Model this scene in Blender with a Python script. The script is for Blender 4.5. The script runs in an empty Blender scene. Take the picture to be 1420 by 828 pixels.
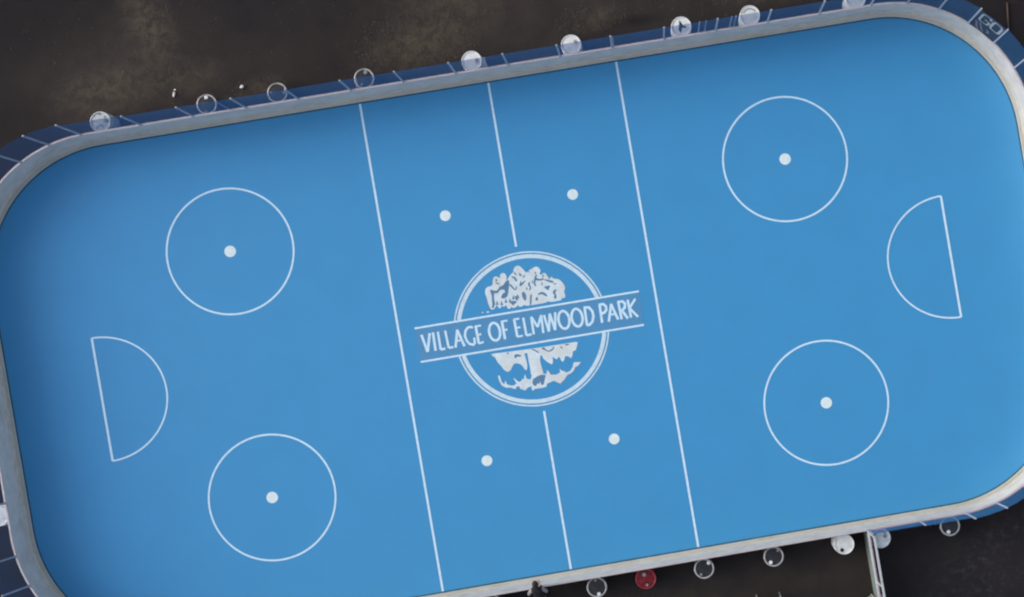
import bpy, bmesh, math, random
from math import sin, cos, pi, radians, hypot, atan2
from mathutils import Vector, Matrix
from mathutils.geometry import tessellate_polygon

CAM_ROT = [[0.985575, 0.167163, -0.026439], [-0.167115, 0.985929, 0.00401], [0.026737, 0.000466, 0.999642]]
CAM_LOC = [3.463, -1.3418, 43.0]
SHIFT = (-0.17972168848530065, 0.05284385955204954)
CROWN = [[(-1.013, 0.687),(-1.062, 0.848),(-1.078, 1.054),(-1.106, 1.186),(-1.073, 1.307),(-1.0, 1.359),(-0.861, 1.361),(-0.825, 1.495),(-0.796, 1.591),(-0.715, 1.623),(-0.636, 1.564),(-0.603, 1.534),(-0.599, 1.635),(-0.513, 1.691),(-0.432, 1.645),(-0.41, 1.552),(-0.443, 1.43),(-0.381, 1.496),(-0.303, 1.585),(-0.218, 1.634),(-0.175, 1.741),(-0.113, 1.807),(-0.022, 1.817),(0.054, 1.741),(0.113, 1.642),(0.162, 1.558),(0.226, 1.636),(0.317, 1.646),(0.428, 1.704),(0.527, 1.687),(0.592, 1.549),(0.518, 1.485),(0.585, 1.43),(0.633, 1.491),(0.718, 1.464),(0.746, 1.332),(0.851, 1.353),(0.913, 1.266),(1.036, 1.245),(1.122, 1.154),(1.19, 1.028),(1.186, 0.927),(1.136, 0.859),(1.164, 0.727),(1.115, 0.659),(1.045, 0.696),(1.033, 0.627),(0.904, 0.618),(0.702, 0.622),(0.633, 0.664),(0.575, 0.623),(0.169, 0.625),(-0.008, 0.629),(-0.051, 0.677),(-0.109, 0.631),(-0.21, 0.633),(-0.223, 0.706),(-0.299, 0.633),(-0.4, 0.634),(-0.417, 0.688),(-0.466, 0.625),(-0.54, 0.633),(-0.556, 0.763),(-0.631, 0.699),(-0.672, 0.752),(-0.733, 0.691),(-0.795, 0.701),(-0.815, 0.806),(-0.925, 0.685)], [(-0.95, 1.21),(-0.871, 1.223),(-0.847, 1.142),(-0.88, 1.021),(-0.873, 0.841),(-0.916, 0.81),(-0.946, 0.93),(-0.921, 1.078)], [(-0.812, 1.213),(-0.724, 1.198),(-0.657, 1.288),(-0.553, 1.309),(-0.489, 1.387),(-0.406, 1.424),(-0.395, 1.341),(-0.452, 1.152),(-0.502, 1.008),(-0.609, 0.975),(-0.667, 1.01),(-0.613, 1.103),(-0.533, 1.127),(-0.547, 1.193),(-0.645, 1.21),(-0.734, 1.136),(-0.808, 1.148)], [(-0.386, 1.319),(-0.324, 1.309),(-0.228, 1.127),(-0.275, 1.148)], [(-0.287, 1.531),(-0.188, 1.515),(-0.131, 1.403),(-0.174, 1.372),(-0.221, 1.469)], [(-0.044, 1.617),(0.038, 1.502),(-0.048, 1.516)], [(-0.09, 1.269),(0.116, 1.362),(0.054, 1.296),(-0.061, 1.213)], [(0.178, 1.275),(0.215, 1.269),(0.202, 1.195),(0.231, 1.139),(0.193, 1.069),(0.156, 1.075),(0.194, 1.145),(0.153, 1.203)], [(0.409, 1.44),(0.46, 1.444),(0.421, 1.361),(0.515, 1.32),(0.62, 1.34),(0.585, 1.283),(0.46, 1.291),(0.4, 1.314),(0.379, 1.266),(0.387, 1.163),(0.35, 1.17),(0.346, 1.297)], [(0.601, 1.076),(0.679, 1.089),(0.78, 1.084),(0.718, 1.019),(0.71, 0.969),(0.654, 1.017)], [(0.856, 0.932),(0.934, 0.944),(0.88, 0.851),(0.905, 0.771),(0.882, 0.711),(0.822, 0.734),(0.86, 0.804),(0.819, 0.862)], [(0.395, 0.908),(0.504, 0.953),(0.596, 0.899),(0.643, 0.802),(0.584, 0.825),(0.506, 0.889),(0.415, 0.879)], [(0.3, 0.796),(0.357, 0.837),(0.367, 0.747),(0.301, 0.732)], [(-0.058, 1.009),(-0.002, 1.038),(0.045, 0.941),(0.024, 0.817),(-0.017, 0.799),(-0.062, 0.908)], [(-0.284, 0.946),(-0.231, 0.962),(-0.198, 0.855),(-0.242, 0.824)], [(0.168, 0.92),(0.213, 0.913),(0.148, 0.649),(0.11, 0.65)], [(-0.455, 0.835),(-0.281, 0.818),(-0.264, 0.764),(-0.33, 0.75),(-0.351, 0.702),(-0.394, 0.748)], [(-0.726, 1.554),(-0.697, 1.504),(-0.733, 1.441),(-0.749, 1.495)], [(0.663, 1.295),(0.877, 1.208),(0.869, 1.159),(0.797, 1.183),(0.658, 1.265)]]
CROWN_DOTS = [[(-1.297, 0.658),(-1.269, 0.674),(-1.235, 0.648),(-1.265, 0.623)], [(-1.159, 0.648),(-1.118, 0.664),(-1.059, 0.639),(-1.101, 0.615),(-1.151, 0.619)]]
LOWER_TREE = [[(-1.232, -0.563),(-1.187, -0.642),(-1.133, -0.675),(-1.078, -0.839),(-1.002, -0.947),(-0.931, -1.089),(-0.848, -1.158),(-0.761, -1.13),(-0.684, -1.024),(-0.624, -0.952),(-0.53, -0.956),(-0.442, -0.994),(-0.384, -1.075),(-0.343, -1.177),(-0.287, -1.199),(-0.254, -1.074),(-0.257, -0.883),(-0.287, -0.712),(-0.192, -0.709),(-0.2, -0.893),(-0.189, -1.108),(-0.196, -1.364),(-0.082, -1.388),(0.168, -1.378),(0.156, -1.286),(0.138, -1.14),(0.13, -0.973),(0.165, -0.836),(0.209, -0.855),(0.23, -0.942),(0.328, -1.066),(0.443, -1.156),(0.487, -1.104),(0.503, -0.941),(0.555, -0.985),(0.605, -1.041),(0.678, -0.959),(0.714, -1.024),(0.735, -1.111),(0.779, -1.13),(0.824, -1.078),(0.864, -0.978),(0.954, -1.006),(1.025, -1.077),(1.076, -0.99),(1.107, -0.877),(1.191, -0.867),(1.246, -0.758),(1.294, -0.628),(0.853, -0.625),(0.191, -0.615),(-0.516, -0.595)], [(-0.577, -0.746),(-0.534, -0.699),(-0.487, -0.702),(-0.389, -0.754),(-0.418, -0.785),(-0.497, -0.759),(-0.552, -0.809)], [(-0.072, -0.63),(-0.001, -0.632),(0.145, -0.749),(0.097, -0.753),(0.014, -0.68)], [(0.258, -0.638),(0.329, -0.641),(0.344, -0.688),(0.406, -0.746),(0.506, -0.716),(0.55, -0.664),(0.581, -0.664),(0.523, -0.754),(0.401, -0.776),(0.318, -0.707),(0.264, -0.675)], [(0.763, -0.664),(0.834, -0.736),(0.807, -0.755),(0.777, -0.726)], [(0.895, -0.656),(0.992, -0.644),(1.034, -0.675),(0.961, -0.686)], [(-0.778, -0.605),(-0.721, -0.619),(-0.74, -0.659),(-0.772, -0.641)]]
GRASS_MARK = [[(-1.129, -1.21),(-1.083, -1.218),(-1.064, -1.387),(-1.0, -1.493),(-0.946, -1.384),(-0.919, -1.507),(-0.798, -1.563),(-0.716, -1.565),(-0.649, -1.517),(-0.708, -1.376),(-0.692, -1.355),(-0.574, -1.494),(-0.501, -1.483),(-0.466, -1.418),(-0.424, -1.448),(-0.362, -1.293),(-0.34, -1.439),(-0.235, -1.481),(-0.18, -1.376),(0.168, -1.383),(0.243, -1.4),(0.291, -1.285),(0.337, -1.364),(0.359, -1.439),(0.521, -1.467),(0.648, -1.417),(0.642, -1.309),(0.711, -1.392),(0.769, -1.402),(0.807, -1.456),(0.93, -1.429),(1.017, -1.337),(1.075, -1.204),(1.135, -1.202),(1.284, -1.228),(1.186, -1.318),(1.1, -1.339),(1.02, -1.456),(0.916, -1.51),(0.843, -1.521),(0.728, -1.644),(0.593, -1.74),(0.422, -1.628),(0.224, -1.677),(0.185, -1.766),(0.041, -1.777),(-0.147, -1.769),(-0.226, -1.815),(-0.246, -1.728),(-0.23, -1.671),(-0.348, -1.699),(-0.431, -1.768),(-0.561, -1.698),(-0.593, -1.61),(-0.666, -1.621),(-0.701, -1.686),(-0.766, -1.651),(-0.831, -1.617),(-0.969, -1.593),(-1.074, -1.516),(-1.114, -1.402),(-1.133, -1.304)], [(-0.198, -1.582),(-0.144, -1.472),(0.008, -1.415),(0.106, -1.396),(0.224, -1.428),(0.175, -1.55),(0.117, -1.683),(0.055, -1.696),(0.029, -1.573),(-0.01, -1.661),(-0.05, -1.619),(-0.11, -1.692),(-0.166, -1.671)]]
LETTERS = [[[(-3.101, 0.312),(-3.01, -0.202)], [(-2.861, 0.318),(-3.006, -0.202)]], [[(-2.765, 0.326),(-2.775, -0.211)]], [[(-2.624, 0.323),(-2.626, -0.202),(-2.488, -0.192)]], [[(-2.412, 0.317),(-2.391, -0.191),(-2.255, -0.187)]], [[(-2.199, -0.217),(-2.062, 0.289)], [(-2.07, 0.28),(-1.936, -0.221)], [(-2.143, -0.033),(-1.975, -0.031)]], [[(-1.611, 0.263),(-1.666, 0.299),(-1.758, 0.294),(-1.839, 0.21),(-1.876, 0.074),(-1.85, -0.073),(-1.787, -0.175),(-1.692, -0.215),(-1.634, -0.207),(-1.622, -0.02)]], [[(-1.528, 0.296),(-1.519, -0.21)], [(-1.556, 0.29),(-1.373, 0.29)], [(-1.527, 0.039),(-1.405, 0.045)], [(-1.525, -0.213),(-1.374, -0.19)]], [[(-0.863, 0.051),(-0.867, -0.016),(-0.883, -0.078),(-0.907, -0.131),(-0.939, -0.172),(-0.977, -0.198),(-1.017, -0.207),(-1.057, -0.199),(-1.095, -0.173),(-1.128, -0.133),(-1.153, -0.08),(-1.169, -0.018),(-1.175, 0.048),(-1.17, 0.115),(-1.154, 0.177),(-1.13, 0.23),(-1.098, 0.271),(-1.06, 0.297),(-1.02, 0.306),(-0.98, 0.298),(-0.942, 0.272),(-0.909, 0.232),(-0.884, 0.179),(-0.868, 0.117),(-0.863, 0.051)]], [[(-0.762, 0.307),(-0.759, -0.216)], [(-0.793, 0.304),(-0.6, 0.304)], [(-0.755, 0.048),(-0.643, 0.053)]], [[(-0.407, 0.308),(-0.398, -0.206)], [(-0.428, 0.304),(-0.255, 0.305)], [(-0.399, 0.055),(-0.267, 0.053)], [(-0.403, -0.207),(-0.238, -0.197)]], [[(-0.142, 0.31),(-0.135, -0.21),(0.015, -0.199)]], [[(0.079, -0.216),(0.089, 0.298),(0.227, -0.027),(0.378, 0.298),(0.357, -0.222)]], [[(0.457, 0.285),(0.521, -0.209),(0.628, 0.302),(0.706, -0.199),(0.793, 0.315)]], [[(1.159, 0.055),(1.154, -0.012),(1.139, -0.074),(1.115, -0.127),(1.083, -0.168),(1.045, -0.194),(1.005, -0.203),(0.964, -0.195),(0.926, -0.169),(0.893, -0.129),(0.868, -0.076),(0.852, -0.014),(0.847, 0.053),(0.851, 0.119),(0.867, 0.181),(0.891, 0.235),(0.923, 0.276),(0.961, 0.302),(1.001, 0.311),(1.042, 0.302),(1.08, 0.277),(1.112, 0.236),(1.138, 0.183),(1.154, 0.122),(1.159, 0.055)]], [[(1.543, 0.055),(1.538, -0.011),(1.523, -0.073),(1.498, -0.127),(1.466, -0.168),(1.428, -0.194),(1.388, -0.203),(1.347, -0.194),(1.31, -0.169),(1.277, -0.128),(1.252, -0.075),(1.236, -0.013),(1.23, 0.053),(1.235, 0.12),(1.25, 0.182),(1.275, 0.235),(1.307, 0.276),(1.344, 0.302),(1.385, 0.311),(1.425, 0.303),(1.463, 0.278),(1.496, 0.237),(1.521, 0.184),(1.537, 0.122),(1.543, 0.055)]], [[(1.647, 0.298),(1.632, -0.199)], [(1.619, 0.309),(1.772, 0.287),(1.852, 0.161),(1.858, 0.017),(1.802, -0.136),(1.709, -0.206),(1.617, -0.207)]], [[(2.086, 0.315),(2.074, -0.213)], [(2.062, 0.315),(2.194, 0.313),(2.262, 0.235),(2.255, 0.134),(2.181, 0.061),(2.089, 0.056)]], [[(2.267, -0.215),(2.423, 0.285)], [(2.412, 0.281),(2.544, -0.2)], [(2.32, -0.024),(2.493, -0.024)]], [[(2.63, 0.305),(2.645, -0.207)], [(2.605, 0.303),(2.752, 0.301),(2.814, 0.223),(2.786, 0.106),(2.71, 0.053),(2.632, 0.05)], [(2.698, 0.043),(2.827, -0.218)]], [[(2.908, 0.32),(2.921, -0.203)], [(3.131, 0.313),(2.921, 0.073),(3.122, -0.217)]]]
BANNER = [(-3.264, 0.524),(3.27, 0.507),(-3.252, -0.456),(3.252, -0.472)]

scene = bpy.context.scene
COL = scene.collection
random.seed(7)

# ------------------------------------------------------------------ camera
cd = bpy.data.cameras.new('camera')
cam = bpy.data.objects.new('camera', cd); COL.objects.link(cam)
cam.matrix_world = Matrix.Translation(CAM_LOC) @ Matrix(CAM_ROT).to_4x4()
cd.sensor_width = 36.0; cd.lens = 2064 * 36 / 1420
cd.shift_x, cd.shift_y = SHIFT
cd.clip_start = 0.5; cd.clip_end = 3000
scene.camera = cam

# ------------------------------------------------------------------ sky, sun, exposure
SUN_EL = radians(27); SUN_DIR = Vector((-0.93, 0.36, 0)).normalized()    # low, veiled sun to the upper left
w = bpy.data.worlds.new('World'); scene.world = w; w.use_nodes = True
nt = w.node_tree; nt.nodes.clear()
sky = nt.nodes.new('ShaderNodeTexSky'); sky.sky_type = 'NISHITA'; sky.sun_disc = False
sky.sun_elevation = SUN_EL; sky.sun_rotation = atan2(SUN_DIR.x, SUN_DIR.y)
sky.air_density = 1.0; sky.dust_density = 3.0; sky.ozone_density = 1.0
hs = nt.nodes.new('ShaderNodeHueSaturation'); hs.inputs['Saturation'].default_value = 0.6
bg = nt.nodes.new('ShaderNodeBackground'); bg.inputs['Strength'].default_value = 0.135
wo = nt.nodes.new('ShaderNodeOutputWorld')
nt.links.new(sky.outputs[0], hs.inputs['Color']); nt.links.new(hs.outputs[0], bg.inputs[0]); nt.links.new(bg.outputs[0], wo.inputs[0])
sl = bpy.data.lights.new('sun', 'SUN'); sun = bpy.data.objects.new('sun', sl); COL.objects.link(sun)
sl.energy = 0.62; sl.angle = radians(50); sl.color = (1.0, 0.95, 0.88)
d = Vector((SUN_DIR.x * cos(SUN_EL), SUN_DIR.y * cos(SUN_EL), sin(SUN_EL)))
sun.rotation_euler = d.to_track_quat('Z', 'Y').to_euler(); sun.location = (0, 0, 60)
vs = scene.view_settings
vs.view_transform = 'Standard'; vs.look = 'None'; vs.gamma = 1; vs.use_curve_mapping = False
vs.exposure = 0.53
scene.cycles.filter_width = 2.1; scene.cycles.max_bounces = 8; scene.cycles.transparent_max_bounces = 16

# ------------------------------------------------------------------ materials
def mat(name, col, rough=0.6, metal=0.0, var=0.12, scale=6.0, bump=0.0, bscale=60.0, spec=0.5, second=None, sthr=(0.55, 0.7), sscale=4.0, coat=0.0):
    m = bpy.data.materials.new(name); m.use_nodes = True
    n = m.node_tree.nodes; l = m.node_tree.links; b = n['Principled BSDF']
    b.inputs['Roughness'].default_value = rough; b.inputs['Metallic'].default_value = metal
    b.inputs['Specular IOR Level'].default_value = spec; b.inputs['Coat Weight'].default_value = coat
    tc = n.new('ShaderNodeTexCoord'); no = n.new('ShaderNodeTexNoise'); no.inputs['Scale'].default_value = scale
    no.inputs['Detail'].default_value = 6; l.new(tc.outputs['Object'], no.inputs['Vector'])
    r = n.new('ShaderNodeMapRange'); r.inputs['From Min'].default_value = 0.3; r.inputs['From Max'].default_value = 0.6
    r.inputs['To Min'].default_value = 1 - var; r.inputs['To Max'].default_value = 1 + var; l.new(no.outputs[0], r.inputs[0])
    mx = n.new('ShaderNodeVectorMath'); mx.operation = 'SCALE'; mx.inputs[0].default_value = col
    l.new(r.outputs[0], mx.inputs['Scale'])
    out = mx.outputs[0]
    if second:
        n2 = n.new('ShaderNodeTexNoise'); n2.inputs['Scale'].default_value = sscale; n2.inputs['Detail'].default_value = 8
        n2.inputs['Roughness'].default_value = 0.65; l.new(tc.outputs['Object'], n2.inputs['Vector'])
        r2 = n.new('ShaderNodeMapRange'); r2.inputs['From Min'].default_value = sthr[0]; r2.inputs['From Max'].default_value = sthr[1]
        l.new(n2.outputs[0], r2.inputs[0])
        mm = n.new('ShaderNodeMix'); mm.data_type = 'RGBA'; l.new(r2.outputs[0], mm.inputs[0]); l.new(out, mm.inputs[6])
        mm.inputs[7].default_value = (*second, 1); out = mm.outputs[2]
    l.new(out, b.inputs['Base Color'])
    if bump:
        nb = n.new('ShaderNodeTexNoise'); nb.inputs['Scale'].default_value = bscale; nb.inputs['Detail'].default_value = 5
        l.new(tc.outputs['Object'], nb.inputs['Vector']); bp = n.new('ShaderNodeBump'); bp.inputs['Strength'].default_value = bump
        bp.inputs['Distance'].default_value = 0.02; l.new(nb.outputs[0], bp.inputs['Height']); l.new(bp.outputs[0], b.inputs['Normal'])
    return m

M = {}
M['court'] = mat('court_blue', (0.050, 0.303, 0.605), 0.42, var=0.018, scale=0.8, spec=0.5, second=(0.064, 0.300, 0.565), sthr=(0.50, 0.95), sscale=3.5, bump=0.06, bscale=25)
M['line'] = mat('line_paint', (0.62, 0.83, 0.97), 0.5, var=0.05, scale=8, second=(0.36, 0.62, 0.86), sthr=(0.58, 0.75), sscale=11)
M['dot'] = mat('dot_paint', (0.74, 0.86, 0.88), 0.5, var=0.07, scale=9)
M['logo'] = mat('logo_paint', (0.60, 0.76, 0.86), 0.55, var=0.07, scale=9)
M['tree'] = mat('tree_paint', (0.66, 0.77, 0.82), 0.6, var=0.08, scale=5, second=(0.68, 0.71, 0.70), sthr=(0.45, 0.6), sscale=1.6)
M['marks'] = mat('emblem_marks_paint', (0.095, 0.22, 0.38), 0.55, var=0.08, scale=7)
M['banner'] = mat('banner_paint', (0.080, 0.285, 0.53), 0.5, var=0.03, scale=5)
M['board'] = mat('board_plastic', (0.62, 0.60, 0.57), 0.5, var=0.08, scale=2.5, second=(0.49, 0.47, 0.43), sthr=(0.5, 0.75), sscale=1.5)
M['cap'] = mat('cap_plastic', (0.52, 0.47, 0.47), 0.55, var=0.09, scale=3, second=(0.46, 0.44, 0.41), sthr=(0.5, 0.75), sscale=5)
M['kerb'] = mat('kerb_strip', (0.56, 0.54, 0.54), 0.6, var=0.08, scale=3, second=(0.47, 0.46, 0.44), sthr=(0.45, 0.7), sscale=1.2)
M['kick_edge'] = mat('worn_yellow_edge', (0.46, 0.47, 0.37), 0.6, var=0.15, scale=2, second=(0.52, 0.52, 0.49), sthr=(0.38, 0.56), sscale=0.8)
M['kick'] = mat('kickplate_yellow', (0.56, 0.56, 0.50), 0.5, var=0.12, scale=5)
M['edge_dark'] = mat('dark_edge_strip', (0.03, 0.11, 0.17), 0.7, var=0.2)
M['steel'] = mat('galvanised_steel', (0.55, 0.58, 0.58), 0.45, metal=0.2, var=0.12, scale=9)
M['post'] = mat('aluminium_post', (0.42, 0.45, 0.52), 0.45, metal=0.3, var=0.1, scale=7)
M['pvc_white'] = mat('drum_white', (0.76, 0.78, 0.77), 0.42, var=0.07, scale=5, second=(0.55, 0.56, 0.54), sthr=(0.52, 0.68), sscale=7)
M['pvc_stain'] = mat('drum_stained_white', (0.50, 0.54, 0.56), 0.42, var=0.12, scale=6, second=(0.10, 0.15, 0.22), sthr=(0.52, 0.60), sscale=6)
M['drum_black'] = mat('drum_black', (0.020, 0.020, 0.024), 0.4, var=0.3, scale=6, second=(0.05, 0.05, 0.05), sthr=(0.55, 0.7), sscale=9)
M['drum_rim'] = mat('drum_worn_rim', (0.42, 0.42, 0.42), 0.5, metal=0.2, var=0.2, scale=5, second=(0.16, 0.155, 0.15), sthr=(0.5, 0.7), sscale=6)
M['drum_red'] = mat('drum_red', (0.17, 0.005, 0.012), 0.35, var=0.25, scale=7, second=(0.06, 0.004, 0.008), sthr=(0.48, 0.62), sscale=6)
M['rim_red'] = mat('drum_red_rim', (0.34, 0.03, 0.05), 0.4, var=0.2, scale=5)
M['cap_white'] = mat('bung_white', (0.85, 0.85, 0.84), 0.4, var=0.03)
M['bung_grey'] = mat('bung_grey', (0.30, 0.30, 0.30), 0.5, var=0.05)
M['dark'] = mat('black_plastic', (0.012, 0.012, 0.014), 0.6, var=0.2)
M['pale_print'] = mat('pale_print', (0.27, 0.31, 0.36), 0.6, var=0.12, scale=14)
M['faded_print'] = mat('faded_print', (0.15, 0.15, 0.20), 0.6, var=0.2, scale=14)
M['ad'] = mat('ad_dark_blue', (0.018, 0.026, 0.045), 0.5, var=0.15, scale=5)
M['navy_cloth'] = mat('navy_cloth', (0.035, 0.045, 0.09), 0.85, var=0.15, scale=20)
M['jacket'] = mat('black_jacket', (0.010, 0.009, 0.012), 0.9, var=0.2, scale=12)
M['sleeve'] = mat('grey_sleeve', (0.26, 0.23, 0.25), 0.85, var=0.15, scale=12)
M['trousers'] = mat('dark_trousers', (0.015, 0.016, 0.02), 0.9, var=0.2, scale=12)
M['skin'] = mat('skin', (0.42, 0.26, 0.19), 0.55, var=0.06, scale=15)
M['hair'] = mat('black_hair', (0.008, 0.008, 0.010), 0.7, var=0.3, scale=40)
M['shoe'] = mat('shoe', (0.03, 0.03, 0.03), 0.6)
M['paper'] = mat('crumpled_paper', (0.80, 0.79, 0.76), 0.8, var=0.08, scale=20)
M['rust'] = mat('rusty_pipe', (0.07, 0.04, 0.028), 0.7, var=0.25, scale=12)
M['straw'] = mat('dry_grass_blades', (0.075, 0.064, 0.045), 0.9, var=0.35, scale=3.0)
M['green_grey'] = mat('grey_green_panel', (0.22, 0.265, 0.25), 0.5, var=0.08, scale=3)

# clear glazing: see-through, mirror-like only by its own Fresnel reflection
g = bpy.data.materials.new('clear_glazing'); g.use_nodes = True
n = g.node_tree.nodes; l = g.node_tree.links; n.clear()
tr = n.new('ShaderNodeBsdfTransparent'); tr.inputs[0].default_value = (0.88, 0.92, 0.97, 1)
gl = n.new('ShaderNodeBsdfGlossy'); gl.inputs['Roughness'].default_value = 0.06; gl.inputs[0].default_value = (0.88, 0.70, 0.80, 1)
fr = n.new('ShaderNodeFresnel'); fr.inputs['IOR'].default_value = 1.42
mx = n.new('ShaderNodeMixShader'); o = n.new('ShaderNodeOutputMaterial')
geo = n.new('ShaderNodeNewGeometry'); ior = n.new('ShaderNodeMapRange'); ior.inputs[3].default_value = 1.42; ior.inputs[4].default_value = 1 / 1.42   # same reflection from both faces of the sheet
l.new(geo.outputs['Backfacing'], ior.inputs[0]); l.new(ior.outputs[0], fr.inputs['IOR'])
l.new(fr.outputs[0], mx.inputs[0]); l.new(tr.outputs[0], mx.inputs[1]); l.new(gl.outputs[0], mx.inputs[2]); l.new(mx.outputs[0], o.inputs[0])
M['glass'] = g

# asphalt: dark, with brown silt and dried mud where they lie, and a painted lightening along the near boards
def asphalt():
    m = bpy.data.materials.new('old_asphalt'); m.use_nodes = True
    n = m.node_tree.nodes; l = m.node_tree.links; b = n['Principled BSDF']; b.inputs['Roughness'].default_value = 0.85
    b.inputs['Specular IOR Level'].default_value = 0.3
    tc = n.new('ShaderNodeTexCoord'); P = tc.outputs['Object']
    def noise(s, det=8, rough=0.6, dist=0.0, vec=None):
        q = n.new('ShaderNodeTexNoise'); q.inputs['Scale'].default_value = s; q.inputs['Detail'].default_value = det
        q.inputs['Roughness'].default_value = rough; q.inputs['Distortion'].default_value = dist; l.new(vec or P, q.inputs['Vector']); return q.outputs[0]
    def rng(v, a, b_, c=0, d_=1):
        q = n.new('ShaderNodeMapRange'); q.inputs[1].default_value = a; q.inputs[2].default_value = b_; q.inputs[3].default_value = c; q.inputs[4].default_value = d_
        l.new(v, q.inputs[0]); return q.outputs[0]
    def ma(op, a, b_):
        q = n.new('ShaderNodeMath'); q.operation = op
        for i, v in enumerate((a, b_)):
            if isinstance(v, (int, float)): q.inputs[i].default_value = v
            else: l.new(v, q.inputs[i])
        return q.outputs[0]
    def mix(f, a, b_):
        q = n.new('ShaderNodeMix'); q.data_type = 'RGBA'; l.new(f, q.inputs[0])
        for i, v in ((6, a), (7, b_)):
            if isinstance(v, tuple): q.inputs[i].default_value = (*v, 1)
            else: l.new(v, q.inputs[i])
        return q.outputs[2]
    def blob(x, y, rx, ry, rot=0.0, k=1.0):
        mp = n.new('ShaderNodeMapping'); mp.vector_type = 'TEXTURE'; mp.inputs['Location'].default_value = (x, y, 0)
        mp.inputs['Rotation'].default_value = (0, 0, rot); mp.inputs['Scale'].default_value = (rx, ry, 1); l.new(P, mp.inputs['Vector'])
        ln = n.new('ShaderNodeVectorMath'); ln.operation = 'LENGTH'; l.new(mp.outputs[0], ln.inputs[0])
        return rng(ln.outputs['Value'], 1.25, 0.2, 0, k)
    def total(lst):
        t = None
        for a in lst: t = a if t is None else ma('MAXIMUM', t, a)
        return t
    base = mix(rng(noise(0.35, 4), 0.35, 0.65), (0.0110, 0.0085, 0.0115), (0.0165, 0.0135, 0.0160))
    base = mix(rng(noise(1.1, 6), 0.4, 0.75, 0, 0.45), base, (0.024, 0.020, 0.017))
    silt = total([blob(*a) for a in SILT])
    mott = rng(noise(3.4, 10, 0.66, 0.6), 0.42, 0.62)
    base = mix(ma('MULTIPLY', silt, ma('ADD', ma('MULTIPLY', mott, 0.72), 0.16)), base, (0.120, 0.096, 0.068))
    wash_and_lift = total([blob(*a) for a in WASH_AND_LIFT])
    base = mix(ma('MULTIPLY', wash_and_lift, rng(noise(1.6, 8, 0.62), 0.3, 0.7, 0.3, 0.85)), base, (0.058, 0.046, 0.037))
    dark = total([blob(*a) for a in DARKS])
    base = mix(ma('MULTIPLY', dark, rng(noise(2.0, 6), 0.3, 0.6, 0.5, 1.0)), base, (0.007, 0.0055, 0.0065))
    chips = total([blob(*a) for a in CHIPS])
    base = mix(ma('MULTIPLY', chips, rng(noise(4.5, 9, 0.72), 0.50, 0.68)), base, (0.060, 0.058, 0.064))
    grit = mix(rng(noise(45, 3, 0.7), 0.35, 0.7), (0.78, 0.78, 0.78), (1.28, 1.26, 1.22))
    q = n.new('ShaderNodeMix'); q.data_type = 'RGBA'; q.blend_type = 'MULTIPLY'; q.inputs[0].default_value = 1.0
    l.new(base, q.inputs[6]); l.new(grit, q.inputs[7]); l.new(q.outputs[2], b.inputs['Base Color'])
    bp = n.new('ShaderNodeBump'); bp.inputs['Strength'].default_value = 0.5; bp.inputs['Distance'].default_value = 0.03
    l.new(ma('ADD', noise(9, 8, 0.7), ma('MULTIPLY', noise(60, 3), 0.3)), bp.inputs['Height']); l.new(bp.outputs[0], b.inputs['Normal'])
    return m
SILT = [(-10.5, 8.75, 1.9, 0.75, 0.1, 1.0), (-9.3, 10.1, 0.75, 1.9, 0.12, 0.85), (-8.4, 8.7, 1.0, 0.5, 0, 0.6), (-1.7, 8.7, 1.9, 0.75, 0.2, 1.0),
        (-0.7, 9.7, 1.6, 1.2, 0, 0.75), (-6.6, 8.05, 0.9, 0.3, 0.2, 0.6), (3.4, 8.5, 0.7, 0.35, 0.3, 0.7), (8.6, 8.4, 1.5, 0.35, 0, 0.5)]
WASH_AND_LIFT = [(-10.3, 9.2, 3.2, 1.8, 0.2, 0.85), (3.2, 9.0, 3.0, 1.2, 0.1, 0.7), (-8.0, 8.6, 5.0, 1.1, 0, 0.6), (0.0, 9.2, 5.5, 2.0, 0, 0.8), (7.0, 8.8, 4.5, 1.2, 0, 0.6), (4.0, -8.4, 11, 1.6, 0, 0.6), (-1.0, 11, 3, 2, 0, 0.8)]  # long near-side blob is painted light offsetting the boards' shadow; the others are silt
DARKS = [(4.5, 8.22, 0.75, 0.17, -0.05, 0.9), (-12.8, 11.4, 2.6, 1.8, 0, 0.8), (-13.6, 8.4, 1.6, 1.0, 0, 0.6), (-3.9, 9.7, 1.7, 1.8, 0, 0.4), (7.0, 9.6, 0.8, 0.5, 0.4, 0.5)]
CHIPS = [(11.9, -8.6, 2.0, 0.6, 0.45, 1.0), (11.6, -9.6, 2.4, 0.6, 0.1, 0.7), (-10.0, 9.0, 2.0, 1.2, 0, 0.4)]
M['asphalt'] = asphalt()

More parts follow.
